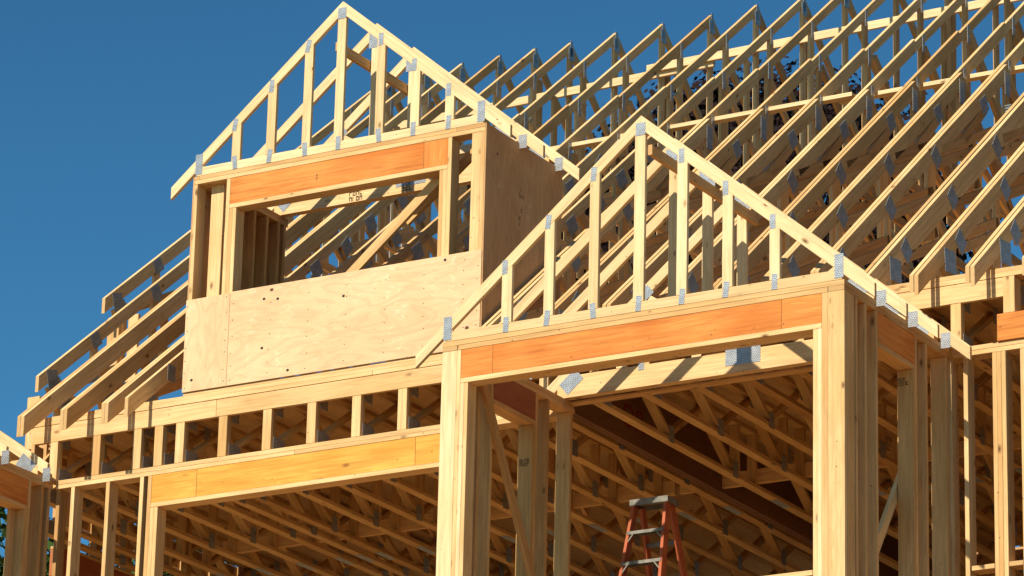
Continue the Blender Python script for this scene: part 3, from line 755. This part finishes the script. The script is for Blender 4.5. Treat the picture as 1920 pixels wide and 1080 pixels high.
# ------------------------------------------------------------ stamps on boards
marks(Plane('y', 0), -.085, -.47, .10, .07, INK, b1, 1.2565, 2, 31, .95)
marks(Plane('y', 0), -3.59, -.70, .10, .07, INK, b1, 1.2565, 2, 33, .95)
marks(Plane('y', 0), -8.83, -.62, .03, .045, INK, mw, Y1 - .0015, 2, 1, .95)

# ------------------------------------------------------------ step ladder
ld = thing('step_ladder', 'orange fibreglass step ladder standing inside the near opening', 'ladder', (-3.0, 2.4, DZ))
zt_, H = -.83, -.83 - DZ
cx, cy = -2.965, 2.4
def leg(xt, xb, yt, yb, w, nm):
    P0 = Vector((xt, yt, zt_ - .03)); P1 = Vector((xb, yb, DZ)); d = (P1 - P0).normalized()
    side = Vector((1, 0, 0)); n = side.cross(d).normalized(); s2 = d.cross(n).normalized()
    # C-channel rail: web + two flanges in one mesh
    bm = bmesh.new()
    def slab(o0, hw, hd):
        c = [(-hw, -hd), (hw, -hd), (hw, hd), (-hw, hd)]
        A = [bm.verts.new(P0 + o0 + s2 * a + n * b_) for a, b_ in c]; B = [bm.verts.new(P1 + o0 + s2 * a + n * b_) for a, b_ in c]
        bm.faces.new(A[::-1]); bm.faces.new(B)
        for i in range(4): bm.faces.new((A[i], A[(i + 1) % 4], B[(i + 1) % 4], B[i]))
    sg = 1 if xt > cx else -1
    slab(s2 * 0, .003, .040); slab(n * .038 - s2 * sg * .012, .012, .003); slab(-n * .038 - s2 * sg * .012, .012, .003)
    bmesh.ops.recalc_face_normals(bm, faces=bm.faces[:])
    for v_ in bm.verts: v_.co -= ld.location
    me = bpy.data.meshes.new(nm); bm.to_mesh(me); bm.free(); me.materials.append(FIBRE)
    o = bpy.data.objects.new(nm, me); COL.objects.link(o); o.parent = ld
SF, SB = .22, .34     # run per metre of drop, front and rear
leg(cx - .165, cx - .29, cy - .05, cy - .05 - SF * H, .08, 'front_rail'); leg(cx + .165, cx + .29, cy - .05, cy - .05 - SF * H, .08, 'front_rail')
leg(cx - .15, cx - .24, cy + .05, cy + .05 + SB * H, .06, 'rear_rail'); leg(cx + .15, cx + .24, cy + .05, cy + .05 + SB * H, .06, 'rear_rail')
def ap(bmv, x0, x1, y0, y1, z0, z1):
    bmesh.ops.create_cube(bmv, size=1, matrix=Matrix.Translation(((x0 + x1) / 2 - ld.location.x, (y0 + y1) / 2 - ld.location.y, (z0 + z1) / 2 - ld.location.z)) @ Matrix.Diagonal((x1 - x0, y1 - y0, z1 - z0, 1)))
def lobj(nm, bmv, mat):
    me = bpy.data.meshes.new(nm); bmv.to_mesh(me); bmv.free(); me.materials.append(mat)
    o = bpy.data.objects.new(nm, me); COL.objects.link(o); o.parent = ld
bmv = bmesh.new(); ap(bmv, cx - .185, cx + .185, cy - .10, cy + .10, zt_ - .004, zt_ + .012); ap(bmv, cx - .185, cx + .185, cy - .10, cy - .093, zt_ - .042, zt_ - .004); ap(bmv, cx - .185, cx + .185, cy + .093, cy + .10, zt_ - .042, zt_ - .004)
ap(bmv, cx - .185, cx - .178, cy - .093, cy + .093, zt_ - .042, zt_ - .004); ap(bmv, cx + .178, cx + .185, cy - .093, cy + .093, zt_ - .042, zt_ - .004)
lobj('top_cap', bmv, ALU)
for k in range(1, 8):
    dz = .285 * k; z = zt_ - dz
    if z < DZ + .15: break
    y = cy - .05 - SF * dz; hw = .165 + .125 * dz / H
    bmv = bmesh.new(); ap(bmv, cx - hw + .006, cx + hw - .006, y - .045, y + .035, z - .004, z); ap(bmv, cx - hw + .006, cx + hw - .006, y - .048, y - .045, z - .028, z); ap(bmv, cx - hw + .006, cx + hw - .006, y + .032, y + .035, z - .028, z)
    lobj('step', bmv, ALU)
    for sg in (-1, 1):
        o = Plane('y', y - .05).web(cx + sg * (hw - .01), z - .10, cx + sg * (hw - .075), z - .02, .014, .004, 'step_brace', ALU, ld)
    y = cy + .05 + SB * (dz + .03); hw = .15 + .09 * dz / H; z -= .03
    bmv = bmesh.new(); ap(bmv, cx - hw + .006, cx + hw - .006, y - .006, y + .006, z - .04, z); lobj('rear_spreader', bmv, ALU)

# ------------------------------------------------------------ trees
LEAF = [(0, -.5), (.22, -.28), (.5, -.12), (.30, .05), (.36, .34), (.10, .26), (0, .55), (-.10, .26), (-.36, .34), (-.30, .05), (-.5, -.12), (-.22, -.28)]
def tree(name, label, base, cen, rad, ncl, nl, ls, mat, seed, cr=.55):
    r = random.Random(seed)
    t = thing(name, label, 'tree', base)
    B = Vector(base); Cn = Vector(cen)
    bm = bmesh.new()
    def limb(a, b_, ra, rb_, seg=6):
        d = (b_ - a).normalized(); s = d.orthogonal().normalized(); q = d.cross(s)
        A = [bm.verts.new(a - B + (s * math.cos(k * math.tau / seg) + q * math.sin(k * math.tau / seg)) * ra) for k in range(seg)]
        C = [bm.verts.new(b_ - B + (s * math.cos(k * math.tau / seg) + q * math.sin(k * math.tau / seg)) * rb_) for k in range(seg)]
        for k in range(seg): bm.faces.new((A[k], A[(k + 1) % seg], C[(k + 1) % seg], C[k]))
    fork = Cn - Vector((0, 0, rad[2] * .75)); limb(B, fork, .32, .2, 10)
    cl = []
    for _ in range(ncl):
        while True:
            v = Vector((r.uniform(-1, 1), r.uniform(-1, 1), r.uniform(-1, 1)))
            if .35 < v.length < 1: break
        v = v.normalized() * (v.length ** .6)
        c = Cn + Vector((v.x * rad[0], v.y * rad[1], v.z * rad[2])) * r.uniform(.86, 1.02)
        cl.append(c)
    for c in cl:
        mid = fork.lerp(c, .5) + Vector((r.uniform(-.3, .3), r.uniform(-.3, .3), r.uniform(-.1, .4)))
        limb(fork, mid, .07, .035, 4); limb(mid, c, .035, .008, 4)
    me = bpy.data.meshes.new('trunk'); bm.to_mesh(me); bm.free(); me.materials.append(BARK)
    o = bpy.data.objects.new('trunk', me); COL.objects.link(o); o.parent = t
    V, Fc = [], []
    for c in cl:
        R_ = cr * r.uniform(.6, 1.3)
        for _ in range(nl):
            d = Vector((r.gauss(0, .5), r.gauss(0, .5), r.gauss(0, .36))) * R_
            n = (d.normalized() + Vector((r.uniform(-.7, .7), r.uniform(-.9, .3), r.uniform(-.2, 1)))).normalized()
            s = n.orthogonal().normalized(); q = n.cross(s); an = r.uniform(0, 6.28); ca, sa = math.cos(an), math.sin(an)
            s, q = s * ca + q * sa, q * ca - s * sa
            k = ls * r.uniform(.7, 1.3); i0 = len(V); p = c + d - B
            for (a, b_) in LEAF: V.append(p + s * a * k + q * b_ * k + n * (abs(a) * -.12 * k))
            Fc.append(tuple(range(i0, i0 + len(LEAF))))
    me = bpy.data.meshes.new('crown'); me.from_pydata(V, [], Fc); me.materials.append(mat)
    o = bpy.data.objects.new('crown', me); COL.objects.link(o); o.parent = t
tree('maple_tree', 'dark purple leaved maple rising behind the main roof trusses', (-12.3, 22, GZ), (-12.1, 22, 8.4), (3.3, 2.6, 3.4), 620, 120, .10, LEAFP, 3, .46)
tree('green_tree', 'green leafy tree behind the left bay near the photo edge', (-20.9, 16, GZ), (-20.6, 16, 1.7), (1.6, 1.6, 3.6), 130, 55, .15, LEAFG, 5)
tree('green_tree', 'green leafy tree glimpsed between the left studs', (-18.0, 18, GZ), (-18.1, 18, 2.2), (1.7, 2.2, 3.3), 150, 55, .15, LEAFG, 8)

# ------------------------------------------------------------ hang plates, stamps and knots on the board they sit on
bpy.context.view_layer.update()
SMALL = ('gusset_plate', 'stamp', 'knot', 'nail_heads', 'hanger', 'step_brace')
for root in [o for o in S.objects if o.parent is None and o.type == 'EMPTY']:
    kids = list(root.children)
    boards = [(c, c.matrix_local.inverted(), [Vector(b) for b in c.bound_box]) for c in kids if c.name.split('.')[0] not in SMALL]
    if not boards: continue
    bb = [(c, inv, Vector(map(min, zip(*b))), Vector(map(max, zip(*b)))) for c, inv, b in boards]
    for c in kids:
        if c.name.split('.')[0] not in SMALL: continue
        cc = sum((Vector(b) for b in c.bound_box), Vector()) / 8; pt = c.matrix_local @ cc
        best = None
        for q, inv, lo_, hi_ in bb:
            l = inv @ pt; d = math.sqrt(sum(max(lo_[i] - l[i], 0, l[i] - hi_[i]) ** 2 for i in range(3)))
            if best is None or d < best[0]: best = (d, q)
        q = best[1]; ml = c.matrix_local.copy(); c.parent = q; c.matrix_parent_inverse = Matrix(); c.matrix_local = q.matrix_local.inverted() @ ml

# ------------------------------------------------------------ light
SUN = Vector((.012, 1, -.87)).normalized()           # travel direction
sd = bpy.data.lights.new('sun', 'SUN'); sd.energy = 4.9; sd.angle = math.radians(.5); sd.color = (1, .92, .77)
so = bpy.data.objects.new('sun', sd); COL.objects.link(so); so.rotation_euler = SUN.to_track_quat('-Z', 'Y').to_euler(); so.location = (0, -20, 20)
W = bpy.data.worlds.new('World'); S.world = W; W.use_nodes = True; nt = W.node_tree
bg = nt.nodes['Background']; sk = nt.nodes.new('ShaderNodeTexSky'); sk.sky_type = 'NISHITA'; sk.sun_disc = False
to_sun = -SUN
sk.sun_elevation = math.asin(to_sun.z); sk.sun_rotation = math.atan2(to_sun.x, to_sun.y)
sk.air_density = 1.0; sk.dust_density = .05; sk.ozone_density = 2.5
def wmix(a, colr):
    x = nt.nodes.new('ShaderNodeMix'); x.data_type = 'RGBA'; x.blend_type = 'MULTIPLY'; x.inputs[0].default_value = 1
    nt.links.new(a, x.inputs[6]); x.inputs[7].default_value = (*colr, 1); return x.outputs[2]
ga = nt.nodes.new('ShaderNodeGamma'); ga.inputs[1].default_value = 1.45
nt.links.new(wmix(sk.outputs[0], (1 / 4.2,) * 3), ga.inputs[0])
nt.links.new(wmix(ga.outputs[0], (4.2 * .62, 4.2 * 1.24, 4.2 * 1.20)), bg.inputs[0]); bg.inputs[1].default_value = .055
S.view_settings.view_transform = 'Standard'; S.view_settings.look = 'None'; S.view_settings.exposure = .37; S.view_settings.gamma = 1
S.render.engine = 'CYCLES'; S.cycles.max_bounces = 8; S.cycles.diffuse_bounces = 5
S.render.resolution_x = 1024; S.render.resolution_y = 576
